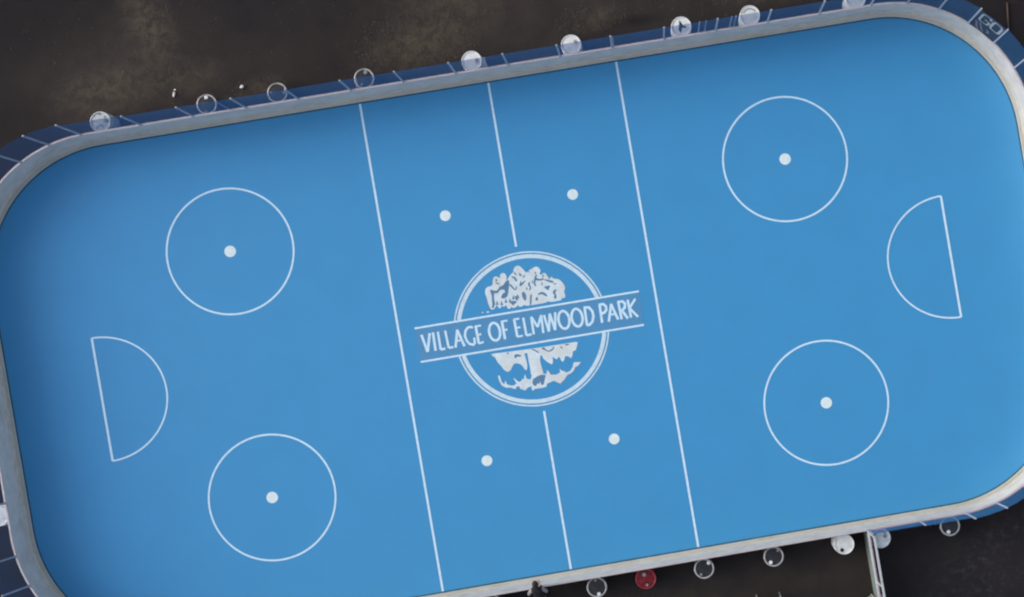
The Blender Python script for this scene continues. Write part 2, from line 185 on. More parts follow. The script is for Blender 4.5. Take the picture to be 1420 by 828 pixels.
# ------------------------------------------------------------------ helpers
def link(name, bm, m, parent=None, smooth=False):
    me = bpy.data.meshes.new(name); bm.normal_update(); bm.to_mesh(me); bm.free()
    for k in (m if isinstance(m, (list, tuple)) else [m]): me.materials.append(k)
    if smooth:
        for p in me.polygons: p.use_smooth = True
    o = bpy.data.objects.new(name, me); COL.objects.link(o)
    if parent: o.parent = parent
    return o
def tag(o, label, cat, group=None):
    o['label'] = label; o['category'] = cat
    if group: o['group'] = group
    return o
def thing(name, label, cat, loc=(0, 0, 0), rz=0.0, group=None):
    o = bpy.data.objects.new(name, None); COL.objects.link(o); o.empty_display_size = 0.1
    o.location = loc; o.rotation_euler = (0, 0, rz); return tag(o, label, cat, group)
def struct(name, bm, m): o = link(name, bm, m); o['kind'] = 'structure'; return o
def box(bm, x0, x1, y0, y1, z0, z1, mtx=None):
    v = [Vector((x, y, z)) for z in (z0, z1) for x, y in ((x0, y0), (x1, y0), (x1, y1), (x0, y1))]
    if mtx: v = [mtx @ a for a in v]
    v = [bm.verts.new(a) for a in v]
    for f in ((3, 2, 1, 0), (4, 5, 6, 7), (0, 1, 5, 4), (1, 2, 6, 5), (2, 3, 7, 6), (3, 0, 4, 7)): bm.faces.new([v[i] for i in f])
def tube(bm, a, b, r, seg=8, r2=None):
    a = Vector(a); b = Vector(b); d = (b - a).normalized(); up = Vector((0, 0, 1)) if abs(d.z) < 0.9 else Vector((1, 0, 0))
    u = d.cross(up).normalized(); v = d.cross(u); r2 = r if r2 is None else r2
    A = [bm.verts.new(a + (u * cos(t) + v * sin(t)) * r) for t in [2 * pi * i / seg for i in range(seg)]]
    B = [bm.verts.new(b + (u * cos(t) + v * sin(t)) * r2) for t in [2 * pi * i / seg for i in range(seg)]]
    for i in range(seg): bm.faces.new((A[i], A[(i + 1) % seg], B[(i + 1) % seg], B[i]))
    bm.faces.new(A[::-1]); bm.faces.new(B)
def lathe(bm, prof, seg=48):
    rings = []
    for r, z in prof:
        rings.append([bm.verts.new((r * cos(2 * pi * i / seg), r * sin(2 * pi * i / seg), z)) for i in range(seg)] if r > 1e-6 else [bm.verts.new((0, 0, z))])
    for A, B in zip(rings, rings[1:]):
        for i in range(seg):
            j = (i + 1) % seg
            if len(A) == 1 and len(B) == 1: continue
            if len(A) == 1: bm.faces.new((A[0], B[j], B[i]))
            elif len(B) == 1: bm.faces.new((A[i], A[j], B[0]))
            else: bm.faces.new((A[i], A[j], B[j], B[i]))
    bmesh.ops.recalc_face_normals(bm, faces=bm.faces)
def poly(bm, loops, z):
    "filled outline with holes as a flat painted sheet"
    L3 = [[Vector((x, y, 0)) for x, y in lp] for lp in loops]
    tris = tessellate_polygon(L3)
    vs = [bm.verts.new((p.x, p.y, z)) for lp in L3 for p in lp]
    for t in tris:
        try: f = bm.faces.new([vs[i] for i in t])
        except ValueError: continue
        f.normal_update()
        if f.normal.z < 0: f.normal_flip()
def strip(bm, pts, wd, z, closed=False):
    "painted line of constant width with mitred joints"
    P = [Vector(p).to_2d() for p in pts]; n_ = len(P); L = []; R = []
    for i in range(n_):
        if closed: a, c = P[i - 1], P[(i + 1) % n_]
        else: a, c = P[max(i - 1, 0)], P[min(i + 1, n_ - 1)]
        d1 = (P[i] - a); d2 = (c - P[i])
        if d1.length < 1e-6: d1 = d2
        if d2.length < 1e-6: d2 = d1
        d1.normalize(); d2.normalize(); n1 = Vector((-d1.y, d1.x)); n2 = Vector((-d2.y, d2.x)); nn = (n1 + n2)
        nn = n1 if nn.length < 0.2 else nn.normalized()
        s = wd / 2 / max(nn.dot(n1), 0.45)
        L.append(bm.verts.new((*(P[i] + nn * s), z))); R.append(bm.verts.new((*(P[i] - nn * s), z)))
    for i in range(n_ if closed else n_ - 1):
        j = (i + 1) % n_; f = bm.faces.new((R[i], R[j], L[j], L[i])); f.normal_update()
        if f.normal.z < 0: f.normal_flip()
def circle(cx, cy, r, seg=96, a0=0, a1=2 * pi, full=True):
    k = seg if full else seg + 1
    return [(cx + r * cos(a0 + (a1 - a0) * i / seg), cy + r * sin(a0 + (a1 - a0) * i / seg)) for i in range(k)]

# ------------------------------------------------------------------ the ground and the court
OX, OY, HL, HW, RR = 0.006, 0.038, 14.927, 7.152, 3.749      # rink: centre, half length, half width, corner radius
bm = bmesh.new(); s = 700
vv = [bm.verts.new(p) for p in ((-s, -s, 0), (s, -s, 0), (s, s, 0), (-s, s, 0))]; bm.faces.new(vv)
struct('asphalt_ground', bm, M['asphalt'])
def outline(off=0.0, seg=28, arc=False):
    r = RR + off; pts = []
    for cx, cy, a in ((HL - RR, HW - RR, 0), (-HL + RR, HW - RR, pi / 2), (-HL + RR, -HW + RR, pi), (HL - RR, -HW + RR, 3 * pi / 2)):
        for i in range(seg + 1):
            t = a + pi / 2 * i / seg; pts.append((OX + cx + r * cos(t), OY + cy + r * sin(t)))
    return pts
bm = bmesh.new(); vv = [bm.verts.new((x, y, 0.012)) for x, y in outline(0.06)]; bm.faces.new(vv)
court = struct('court_surface', bm, M['court'])
Z1 = 0.016; LW = 0.066
def paint(name, bm, m, label=None):
    o = link(name, bm, m, court)
    if label: o['label'] = label
    return o
bm = bmesh.new(); strip(bm, outline(-0.022), 0.05, Z1, True); paint('edge_strip', bm, M['edge_dark'])  # thin dark blue line on the floor around the court's edge
for x, nm in ((-3.727, 'blue_line'), (3.727, 'blue_line')):
    bm = bmesh.new(); strip(bm, [(x, -HW + OY + 0.05), (x, HW + OY - 0.05)], LW, Z1 + 0.001); paint('zone_line', bm, M['line'])
for y0, y1 in ((2.36, HW + OY - 0.05), (-HW + OY + 0.05, -2.44)):
    bm = bmesh.new(); strip(bm, [(0.0, y0), (0.0, y1)], LW, Z1 + 0.001); paint('center_line', bm, M['line'])
for sx in (-1, 1):
    for sy in (-1, 1):
        c = (sx * 8.079, sy * 3.577)
        bm = bmesh.new(); strip(bm, circle(*c, 1.805 if sx < 0 else 1.80), 0.055, Z1, True); paint('face_off_circle', bm, M['line'])
        bm = bmesh.new(); poly(bm, [circle(*c, 0.165, 32)], Z1); paint('face_off_dot', bm, M['dot'])
        bm = bmesh.new(); poly(bm, [circle(sx * 1.855, sy * 3.575, 0.155, 32)], Z1); paint('neutral_zone_dot', bm, M['dot'])
    a = pi if sx > 0 else 0
    arc = [(sx * 12.365 + 1.845 * cos(t), 1.78 * sin(t)) for t in [a - pi / 2 + pi * i / 48 for i in range(49)]]
    bm = bmesh.new(); strip(bm, arc, 0.05, Z1 + 0.001); strip(bm, [arc[0], arc[-1]], 0.068, Z1 + 0.0022); paint('crease_marking', bm, M['line'])

def grow(q, k):
    c = sum((Vector(p) for p in q), Vector((0, 0))) / len(q); return [tuple(c + (Vector(p) - c) * k) for p in q]
def soften(q, k=0.25):
    o_ = []
    for a, b in zip(q, q[1:] + q[:1]): o_ += [(a[0] + (b[0] - a[0]) * k, a[1] + (b[1] - a[1]) * k), (b[0] - (b[0] - a[0]) * k, b[1] - (b[1] - a[1]) * k)]
    return o_
# emblem: ring, tree, ribbon and the village's name
LC = (0.04, -0.046)
bA, bB, bC, bD = BANNER
def line_y(p, q, x): return p[1] + (q[1] - p[1]) * (x - p[0]) / (q[0] - p[0])
def ring(bm, r, wd, z):
    for top in (True, False):
        pts = []
        for i in range(721):
            t = 2 * pi * i / 720 + (-pi / 2 if top else pi / 2); x = LC[0] + r * cos(t); y = LC[1] + r * sin(t)
            if top and y > line_y(bA, bB, x) + 0.02 or (not top) and y < line_y(bC, bD, x) - 0.02: pts.append((x, y))
        strip(bm, pts, wd, z)
bm = bmesh.new(); ring(bm, 2.215, 0.045, Z1); ring(bm, 2.095, 0.115, Z1); paint('emblem_ring', bm, M['logo'])
bm = bmesh.new(); poly(bm, [soften(CROWN[0])], Z1)
for q in CROWN_DOTS: poly(bm, [q], Z1)
poly(bm, [soften(LOWER_TREE[0], 0.15)], Z1); poly(bm, GRASS_MARK, Z1 + 0.001)
paint('emblem_tree', bm, M['tree'])
bm = bmesh.new(); k = 0
for q in CROWN[1:] + LOWER_TREE[1:]: poly(bm, [soften(grow(q, 1.16), 0.2)], Z1 + 0.0024 + 0.0003 * (k % 4)); k += 1
for q in GRASS_MARK[1:]: poly(bm, [q], Z1 + 0.0015)
rg_ = random.Random(5)
for x, y in ((-0.88, 1.22), (-0.70, 1.40), (-0.16, 1.60), (0.08, 1.48), (0.22, 1.62), (0.42, 1.52), (0.62, 1.40), (0.80, 1.32), (0.92, 1.12), (-0.05, 1.30), (0.30, 1.28), (0.55, 1.18), (0.10, 1.12), (-0.20, 1.18), (0.70, 1.08)):
    t = atan2(y - 0.5, x) + rg_.uniform(-0.7, 0.7); L_ = rg_.uniform(0.05, 0.09); c_ = Vector((x, y)); u_ = Vector((cos(t), sin(t))) * L_; v_ = Vector((-sin(t), cos(t))) * 0.022
    poly(bm, [[tuple(c_ - u_), tuple(c_ - v_), tuple(c_ + u_), tuple(c_ + v_)]], Z1 + 0.0038)
for x, y in ((-0.95, 0.80), (-0.82, 0.86), (-0.69, 0.83), (-0.56, 0.88), (-0.44, 0.87), (-0.33, 0.94), (-0.2, 0.95)):       # notches along the foot of the crown
    poly(bm, [[(x - 0.035, y - 0.07), (x + 0.045, y - 0.06), (x + 0.01, y + 0.07)]], Z1 + 0.002)
paint('emblem_tree_marks', bm, M['marks'])
bm = bmesh.new(); poly(bm, [[bC, bD, bB, bA]], Z1 - 0.0015); paint('emblem_ribbon', bm, M['banner'])
bm = bmesh.new(); strip(bm, [bA, bB], 0.058, Z1 + 0.0015); strip(bm, [bC, bD], 0.058, Z1 + 0.0015); paint('ribbon_border', bm, M['line'])
bm = bmesh.new(); k = 0
for letter in LETTERS:
    for st in letter:
        closed = (Vector(st[0]) - Vector(st[-1])).length < 0.01
        pts = st[:-1] if closed else st
        d = Vector(pts[-1]) - Vector(pts[0])
        thin = len(st) == 2 and abs(d.x) > abs(d.y)
        if not closed:                      # sharp joints (M, W, V, L) are drawn as separate strokes
            runs = [[pts[0]]]
            for i in range(1, len(pts)):
                runs[-1].append(pts[i])
                if i < len(pts) - 1:
                    a_ = Vector(pts[i]) - Vector(pts[i - 1]); b_ = Vector(pts[i + 1]) - Vector(pts[i])
                    if a_.angle(b_) > radians(62): runs.append([pts[i]])
        else: runs = [pts]
        if len(runs) > 1:
            for rn in runs: strip(bm, rn, 0.068, Z1 + 0.0006 * (k % 6), False); k += 1
            continue
        strip(bm, pts, 0.056 if thin else 0.074, Z1 + 0.0006 * (k % 5), closed); k += 1
paint('emblem_lettering', bm, M['line'])

# ------------------------------------------------------------------ dasher boards with glazing
H1, H2, TH = 1.10, 2.62, 0.17        # sides; the glazing of the ends stands a little higher
def top_of(key): return 2.85 if key[0] in 'lr' or key[0] == 'a' and key[1] < 270 else (2.5 if key[0] == 'a' else (2.05 if key[0] == 'b' else H2))
def P_at(s_, off=0.0):
    "point, outward normal for arc-position key: ('t',x) top, ('b',x) bottom, ('l',y), ('r',y), or ('a',deg)"
    k, v = s_
    if k == 't': return Vector((v, OY + HW + off)), Vector((0, 1))
    if k == 'b': return Vector((v, OY - HW - off)), Vector((0, -1))
    if k == 'l': return Vector((OX - HL - off, v)), Vector((-1, 0))
    if k == 'r': return Vector((OX + HL + off, v)), Vector((1, 0))
    a = radians(v); cx = OX + (HL - RR) * (1 if cos(a) > 0 else -1); cy = OY + (HW - RR) * (1 if sin(a) > 0 else -1)
    nn = Vector((cos(a), sin(a))); return Vector((cx, cy)) + nn * (RR + off), nn
seams = [('a', 8.9 + 13.5 * i) for i in range(6)]
seams += [('t', 11.07 - 1.4795 * i) for i in range(15)]
seams += [('a', 92.0 + 13.5 * i) for i in range(7)]
seams += [('l', y) for y in (1.95, 0.49, -0.97, -2.43)]
seams += [('a', 188.4 + 13.3 * i) for i in range(7)]
seams += [('b', x) for x in (-10.4, -8.95, -7.5, -6.05, -4.6, -3.15, -1.7, -0.25, 1.2, 2.65, 4.1, 5.55, 7.0, 8.53, 10.0)]
seams += [('a', 272.0 + 13.5 * i) for i in range(7)]
seams += [('r', y) for y in (-2.1, -0.65, 0.8, 2.25)]
def between(a, b):
    "path along the boards between two seams"
    (ka, va), (kb, vb) = a, b
    if ka == kb and ka != 'a': return [a, b]
    if ka == 'a' and kb == 'a':
        n_ = 8; return [('a', va + (vb - va) * i / n_) for i in range(n_ + 1)]
    ang = {'t': 90, 'l': 180, 'b': 270, 'r': 360}
    if ka == 'a':                       # arc, then straight
        e = ang[kb]; return [('a', va + (e - 0.001 - va) * i / 5) for i in range(6)] + [b]
    e = ang[ka] % 360; return [a] + [('a', e + 0.001 + (vb - e) * i / 5) for i in range(6)]
def sweep(bm, path, o0, o1, z0, z1, gap=0.0):
    pts = [P_at(k, 0) for k in path]
    q = [(p + n_ * o0, p + n_ * o1) for p, n_ in pts]
    if gap:
        for idx, nb in ((0, 1), (-1, -2)):
            t = (q[nb][0] - q[idx][0]).normalized() * gap; q[idx] = (q[idx][0] + t, q[idx][1] + t)
    V = [[bm.verts.new((*i_, z0)), bm.verts.new((*o_, z0)), bm.verts.new((*o_, z1)), bm.verts.new((*i_, z1))] for i_, o_ in q]
    for A, B in zip(V, V[1:]):
        for i in range(4): bm.faces.new((A[i], A[(i + 1) % 4], B[(i + 1) % 4], B[i]))
    bm.faces.new(V[0][::-1]); bm.faces.new(V[-1]); bmesh.ops.recalc_face_normals(bm, faces=bm.faces)
boards = thing('rink_boards', 'pale grey dasher boards with clear glazing all round the blue court', 'rink boards')
N = len(seams)
def has_glass(i):
    a, b = seams[i], seams[(i + 1) % N]
    return not (a[0] == 'b' and a[1] < 8.5 and a[1] >= -6.1 and b[0] == 'b')
for i in range(N):
    a, b = seams[i], seams[(i + 1) % N]
    if b[0] == 'a' and a[0] == 'a' and b[1] < a[1]: b = ('a', b[1] + 360)
    if a[0] == 'r' and b[0] == 'a': pass
    path = between(a, b)
    bm = bmesh.new(); sweep(bm, path, 0.120, 0.152, 0.21, H1, 0.0002)
    # steel frame behind the facing
    sweep(bm, path, 0.153, 0.172, 0.03, 0.10, 0.004); sweep(bm, path, 0.153, 0.172, 0.55, 0.60, 0.004)
    for kk in (path[0], path[-1]):
        p, nn = P_at(kk, 0.163); tv = Vector((-nn.y, nn.x)); c = p + (P_at(path[len(path) // 2])[0] - p).normalized() * 0.04
        box(bm, -0.018, 0.018, -0.009, 0.008, 0.101, H1 - 0.002, Matrix.Translation((c.x, c.y, 0)) @ Matrix(((tv.x, nn.x, 0, 0), (tv.y, nn.y, 0, 0), (0, 0, 1, 0), (0, 0, 0, 1))))
    link('board_panel', bm, M['board'], boards)
    bm = bmesh.new(); sweep(bm, path, 0.106, 0.150, 0.045, 0.208, 0.0002); link('kickplate', bm, M['kick'], boards)
    if has_glass(i):
        bm = bmesh.new(); sweep(bm, path, 0.140, 0.148, H1 + 0.062, max(top_of(a), top_of(b)) if a[0] == b[0] else (top_of(a) + top_of(b)) / 2, 0.012); link('glass_pane', bm, M['glass'], boards)
# low kerb strip between the court paint and the foot of the boards
bm = bmesh.new(); kp = [(0.0, 0.005), (0.0, 0.036), (0.01, 0.044), (0.152, 0.044), (0.152, 0.005)]
rings = [[bm.verts.new((x, y, z)) for x, y in outline(o_)] for o_, z in kp]; m_ = len(rings[0])
for A, B in zip(rings, rings[1:] + rings[:1]):
    for i in range(m_): bm.faces.new((A[i], A[(i + 1) % m_], B[(i + 1) % m_], B[i]))
bmesh.ops.recalc_face_normals(bm, faces=bm.faces); link('kerb_strip', bm, M['kerb'], boards)
bm = bmesh.new(); strip(bm, outline(0.036), 0.048, 0.047, True); link('worn_yellow_edge', bm, M['kick_edge'], boards)
# one continuous cap rail with a rounded lip
bm = bmesh.new(); prof = [(0.108, H1 + 0.003), (0.108, H1 + 0.035), (0.116, H1 + 0.047), (TH - 0.012, H1 + 0.047), (TH, H1 + 0.035), (TH, H1 - 0.006), (TH - 0.006, H1 - 0.006), (TH - 0.006, H1 + 0.003)]
rings = [[bm.verts.new((x, y, z)) for x, y in outline(o_)] for o_, z in prof]
m_ = len(rings[0])
for A, B in zip(rings, rings[1:] + rings[:1]):
    for i in range(m_): bm.faces.new((A[i], A[(i + 1) % m_], B[(i + 1) % m_], B[i]))
bmesh.ops.recalc_face_normals(bm, faces=bm.faces); link('cap_rail', bm, M['cap'], boards)
def post(key, z1=None, wd=0.045, dp=0.035, off=0.132, z0=H1 + 0.05, m='post'):
    z1 = z1 or top_of(key) + 0.02
    p, nn = P_at(key, off); tv = Vector((-nn.y, nn.x)); bm = bmesh.new()
    mt = Matrix.Translation((p.x, p.y, 0)) @ Matrix(((tv.x, nn.x, 0, 0), (tv.y, nn.y, 0, 0), (0, 0, 1, 0), (0, 0, 0, 1)))
    box(bm, -wd / 2, wd / 2, -0.004, dp, z0, z1, mt); box(bm, -wd * 0.7, wd * 0.7, -0.006, dp - 0.004, z0 - 0.001, z0 + 0.05, mt)
    bmesh.ops.bevel(bm, geom=bm.edges[:], offset=0.003, segments=1, affect='EDGES')
    return link('glass_post', bm, M[m], boards)
for i in range(N):
    if has_glass(i) or has_glass(i - 1): post(seams[i])
for x in (-7.16, 0.15, 6.15, 6.33, 7.04, 7.16):
    post(('t', x), 2.35, 0.03, 0.035, 0.175)
# clear coping bead on top of each glazing run is the pane's own edge; end post of the glazing is thicker
e = post(('b', 8.50), 2.15, 0.06, 0.05, 0.12); e['label'] = 'thick end post where the glazing stops beside the box'

# printed panel in the top right corner bay (dark ground, two pale block characters, faded scrawl under them)
a0, a1 = 49.4, 35.9
def on_pane(t, z, off=0.020):
    off += 0.100; z = 1.18 + (z - 1.18) * 0.84
    p, nn = P_at(('a', a0 + (a1 - a0) * t), off); return Vector((p.x, p.y, z))
bm = bmesh.new(); n_ = 8
V = [[bm.verts.new(on_pane(0.05 + 0.9 * i / n_, z, o_)) for z, o_ in ((1.18, 0.024), (3.12, 0.024), (3.12, 0.030), (1.18, 0.030))] for i in range(n_ + 1)]
for A, B in zip(V, V[1:]):
    for i in range(4): bm.faces.new((A[i], A[(i + 1) % 4], B[(i + 1) % 4], B[i]))
bm.faces.new(V[0]); bm.faces.new(V[-1][::-1]); bmesh.ops.recalc_face_normals(bm, faces=bm.faces)
ad = link('printed_panel', bm, M['ad'], boards); ad['label'] = 'dark printed panel with two pale block characters in the corner glazing'
def pane_stroke(bm, pts, wd, off):
    for (t0, z0), (t1, z1) in zip(pts, pts[1:]):
        dt, dz = (t1 - t0) * 0.92, z1 - z0; L_ = hypot(dt, dz); nx, nz = -dz / L_ * wd / 2 / 0.92, dt / L_ * wd / 2
        ex, ez = dt / L_ * wd * 0.4 / 0.92, dz / L_ * wd * 0.4
        f = [(t0 - ex + nx, z0 - ez + nz), (t1 + ex + nx, z1 + ez + nz), (t1 + ex - nx, z1 + ez - nz), (t0 - ex - nx, z0 - ez - nz)]
        bm.faces.new([bm.verts.new(on_pane(t, z, off)) for t, z in f])
bm = bmesh.new()
pane_stroke(bm, [(0.46, 2.78), (0.44, 2.95), (0.20, 2.95), (0.16, 2.85), (0.16, 2.25), (0.20, 2.15), (0.44, 2.15), (0.48, 2.3), (0.46, 2.5), (0.33, 2.52)], 0.07, 0.021)
pane_stroke(bm, [(0.62, 2.95), (0.84, 2.95), (0.89, 2.8), (0.89, 2.3), (0.84, 2.15), (0.62, 2.15), (0.57, 2.3), (0.57, 2.8), (0.62, 2.95)], 0.08, 0.0195)
link('block_characters', bm, M['pale_print'], ad)
bm = bmesh.new()
pane_stroke(bm, [(0.12, 1.95), (0.20, 1.7), (0.24, 1.45), (0.33, 1.3)], 0.06, 0.021); pane_stroke(bm, [(0.27, 1.98), (0.33, 1.75), (0.42, 1.5), (0.50, 1.35)], 0.06, 0.0205)
pane_stroke(bm, [(0.58, 1.75), (0.66, 1.62), (0.62, 1.5)], 0.07, 0.021)
link('faded_scrawl', bm, M['faded_print'], ad)

# ------------------------------------------------------------------ drums that ballast the boards
def make_drum(label, cat_m, rim_m, loc, bungs, bung_m, group, extra=None, rot=0.0):
    t = thing('steel_drum' if rim_m == 'drum_rim' else ('red_drum' if rim_m == 'rim_red' else 'plastic_drum'), label, 'drum', (loc[0], loc[1], 0), rot, group)
    R = 0.292; bm = bmesh.new()
    lathe(bm, [(0, 0.004), (R - 0.02, 0.004), (R - 0.004, 0.014), (R - 0.006, 0.27), (R + 0.004, 0.285), (R + 0.004, 0.305), (R - 0.006, 0.32), (R - 0.006, 0.56), (R + 0.004, 0.575), (R + 0.004, 0.595), (R - 0.006, 0.61), (R - 0.008, 0.852), (R - 0.035, 0.858), (R - 0.05, 0.852), (R - 0.09, 0.855), (0.10, 0.862), (0, 0.864)])
    link('drum_body', bm, M[cat_m], t, True)
    bm = bmesh.new(); seg = 48; rr = 0.024 if rim_m == 'drum_rim' else 0.013
    prof = [(R - 0.004 - rr * (1 - cos(a)), 0.862 + 0.016 * sin(a)) for a in [2 * pi * i / 8 for i in range(8)]]
    rg = [[bm.verts.new((r * cos(2 * pi * i / seg), r * sin(2 * pi * i / seg), z)) for i in range(seg)] for r, z in prof]
    for A, B in zip(rg, rg[1:] + rg[:1]):
        for i in range(seg): bm.faces.new((A[i], A[(i + 1) % seg], B[(i + 1) % seg], B[i]))
    bmesh.ops.recalc_face_normals(bm, faces=bm.faces); link('rim', bm, M[rim_m], t, True)
    for k_, (bx, by) in enumerate(bungs):
        x = bx - loc[0]; y = by - loc[1]; h = hypot(x, y); f = min(h, 0.205) / max(h, 1e-3); x *= f; y *= f
        r = 0.042 if k_ == 0 else 0.024; bm = bmesh.new()
        lathe(bm, [(0, 0.858), (r + 0.012, 0.858), (r + 0.012, 0.868), (r, 0.870), (r, 0.885), (r * 0.6, 0.887), (r * 0.6, 0.880), (0, 0.880)], 20)
        bmesh.ops.translate(bm, verts=bm.verts, vec=(x, y, 0)); link('bung', bm, M[bung_m if k_ == 0 else ('bung_grey' if bung_m != 'dark' else 'dark')], t)
    if extra: extra(t)
    return t
YT = OY + HW + TH + 0.297; YB = OY - HW - TH - 0.297
GB, GW = 'dark steel drums standing against the boards', 'white plastic drums standing against the boards'
def star(t):
    bm = bmesh.new(); lp = [(-0.03, 0.19), (0.02, 0.10), (0.05, 0.03), (0.14, -0.01), (0.10, -0.06), (0.02, -0.03), (-0.05, -0.17), (-0.09, -0.08), (-0.06, 0.03)]
    poly(bm, [lp], 0.8685); lathe_z = 0.868; o = link('torn_opening', bm, M['dark'], t); o['label'] = 'dark pointed tear in the drum head'
def label_bit(t):
    bm = bmesh.new(); box(bm, 0.10, 0.19, -0.06, 0.04, 0.8605, 0.8675); link('drum_sticker', bm, M['bung_grey'], t)
def crescent(t):
    bm = bmesh.new(); strip(bm, [(0.19 * cos(a), 0.19 * sin(a)) for a in [radians(30 + 10 * i) for i in range(13)]], 0.035, 0.8685); link('worn_groove', bm, M['bung_grey'], t)
make_drum('white drum with dark blue stains behind the top left corner boards', 'pvc_stain', 'pvc_white', (-10.806, YT), [(-10.66, YT + 0.02)], 'bung_grey', GW)
make_drum('black drum with one bright white bung, leftmost dark drum on the far side', 'drum_black', 'drum_rim', (-7.803, YT), [(-7.789, YT + .2), (-7.857, YT - .2)], 'cap_white', GB)
make_drum('black drum with faint grey rim, middle one of three dark drums on the far side', 'drum_black', 'drum_rim', (-5.806, YT), [(-5.604, YT - 0.02), (-5.985, YT + 0.03)], 'bung_grey', GB)
make_drum('black drum just outside the end of the left zone line, two pale bungs opposite', 'drum_black', 'drum_rim', (-3.345, YT), [(-3.278, YT + .17), (-3.436, YT - .15)], 'bung_grey', GB)
make_drum('white drum just outside the far end of the centre line', 'pvc_white', 'pvc_white', (-0.291, YT), [], 'bung_grey', GW, label_bit)
make_drum('white drum with grey sticker between the far ends of centre line and right zone line', 'pvc_white', 'pvc_white', (2.551, YT), [], 'bung_grey', GW, label_bit, 0.5)
make_drum('white drum with a black pointed tear in its top', 'pvc_white', 'pvc_white', (5.709, YT), [], 'bung_grey', GW, star)
make_drum('white drum with a curved grey groove in its top', 'pvc_white', 'pvc_white', (7.684, YT), [], 'bung_grey', GW, crescent)
make_drum('white drum cut by the top edge of the picture, nearest the top right corner', 'pvc_white', 'pvc_white', (10.737, YT), [], 'bung_grey', GW)
make_drum('black drum cut by the bottom edge, left of the person in black', 'drum_black', 'drum_rim', (-2.294, YB + 0.03), [(-2.15, YB + .12)], 'cap_white', GB)
make_drum('black drum between the person in black and the red drum', 'drum_black', 'drum_rim', (0.706, YB), [(0.732, YB - .2), (0.697, YB + .2)], 'cap_white', GB)
make_drum('glossy dark red drum on the near side of the court', 'drum_red', 'rim_red', (2.108, YB), [(2.08, YB + .12), (2.12, YB - .18)], 'bung_grey', 'coloured drums standing against the boards')
make_drum('black drum just outside the near end of the right zone line', 'drum_black', 'drum_rim', (3.784, YB), [(3.932, YB + .14), (3.676, YB - .15)], 'cap_white', GB)
make_drum('black drum between the right zone line and the white drum with small black bung', 'drum_black', 'drum_rim', (5.784, YB), [(5.676, YB - .15), (5.935, YB + .16)], 'cap_white', GB)
make_drum('white drum with one small black bung, left of the box partition', 'pvc_white', 'pvc_white', (7.818, YB), [(7.73, YB - .15)], 'dark', GW)
make_drum('white drum tucked against the right side of the box partition', 'pvc_white', 'pvc_white', (8.87, YB), [(9.0, YB + .03)], 'bung_grey', GW, crescent)
make_drum('black drum with a white bung, alone behind glazing at bottom right', 'drum_black', 'drum_rim', (10.88, YB), [(10.812, YB - .16)], 'cap_white', GB)
make_drum('white drum cut by the left edge of the picture', 'pvc_white', 'pvc_white', (-15.43, -2.761), [], 'bung_grey', GW)

# ------------------------------------------------------------------ side partition of the players' box
pt = thing('box_partition', 'grey glazed partition running out from the near boards between two white drums', 'partition', (8.53, OY - HW - TH, 0))
bm = bmesh.new(); box(bm, -0.02, 0.02, -2.9, -0.03, 0.03, 1.06); link('board_panel', bm, M['green_grey'], pt)
bm = bmesh.new(); box(bm, -0.04, 0.03, -2.9, -0.03, 1.063, 1.115); bmesh.ops.bevel(bm, geom=bm.edges[:], offset=0.008, segments=2, affect='EDGES'); link('middle_rail', bm, M['steel'], pt)
bm = bmesh.new(); box(bm, -0.006, 0.006, -2.88, -0.06, 1.12, 2.16); link('glass_pane', bm, M['glass'], pt)
bm = bmesh.new(); box(bm, -0.03, 0.035, -2.9, -0.03, 2.163, 2.215); bmesh.ops.bevel(bm, geom=bm.edges[:], offset=0.008, segments=2, affect='EDGES'); link('top_rail', bm, M['steel'], pt)
for y in (-0.05, -1.45, -2.88):
    bm = bmesh.new(); box(bm, 0.022, 0.072, y - 0.025, y + 0.025, 0.005, 1.06); box(bm, -0.02, 0.02, y - 0.02, y + 0.02, 1.116, 2.162); link('post', bm, M['steel'], pt)
gt = thing('box_gate', 'pale half open gate meeting the partition at the bottom edge', 'gate', (8.47, -9.27, 0), radians(180 + 21))
bm = bmesh.new(); box(bm, 0.05, 1.05, -0.02, 0.02, 0.10, 1.0); link('gate_panel', bm, M['green_grey'], gt)
bm = bmesh.new(); box(bm, 0.02, 1.08, -0.035, 0.035, 1.003, 1.05); box(bm, 0.02, 0.05, -0.035, 0.035, 0.06, 1.0); box(bm, 1.05, 1.08, -0.035, 0.035, 0.06, 1.0); link('gate_frame', bm, M['steel'], gt)
bm = bmesh.new(); tube(bm, (0.95, 0.03, 0.8), (0.95, 0.08, 0.8), 0.012); tube(bm, (0.95, 0.08, 0.8), (0.83, 0.08, 0.8), 0.012); link('latch', bm, M['steel'], gt)

# ------------------------------------------------------------------ folding chair behind the near boards
ch = thing('folding_chair', 'navy folding chair with pale post tips, cut by the bottom edge', 'chair', (5.47, -9.04, 0), radians(-3))
def part(name, m, fn, parent=ch, sm=False):
    bm = bmesh.new(); fn(bm); return link(name, bm, M[m], parent, sm)
for sx in (-1, 1):
    part('back_post', 'steel', lambda b: tube(b, (sx * 0.33, 0.30, 0.01), (sx * 0.36, 0.06, 0.86), 0.014))
    part('post_tip', 'cap_white', lambda b: tube(b, (sx * 0.36, 0.062, 0.855), (sx * 0.367, 0.02, 0.90), 0.021, 10, 0.015))
    part('leg', 'steel', lambda b: tube(b, (sx * 0.33, -0.30, 0.01), (sx * 0.30, 0.24, 0.40), 0.013))
    part('leg', 'steel', lambda b: tube(b, (sx * 0.34, 0.22, 0.30), (sx * 0.31, -0.34, 0.43), 0.012))
    part('armrest', 'dark', lambda b: box(b, sx * 0.34 - 0.03, sx * 0.34 + 0.03, -0.32, 0.10, 0.62, 0.645))
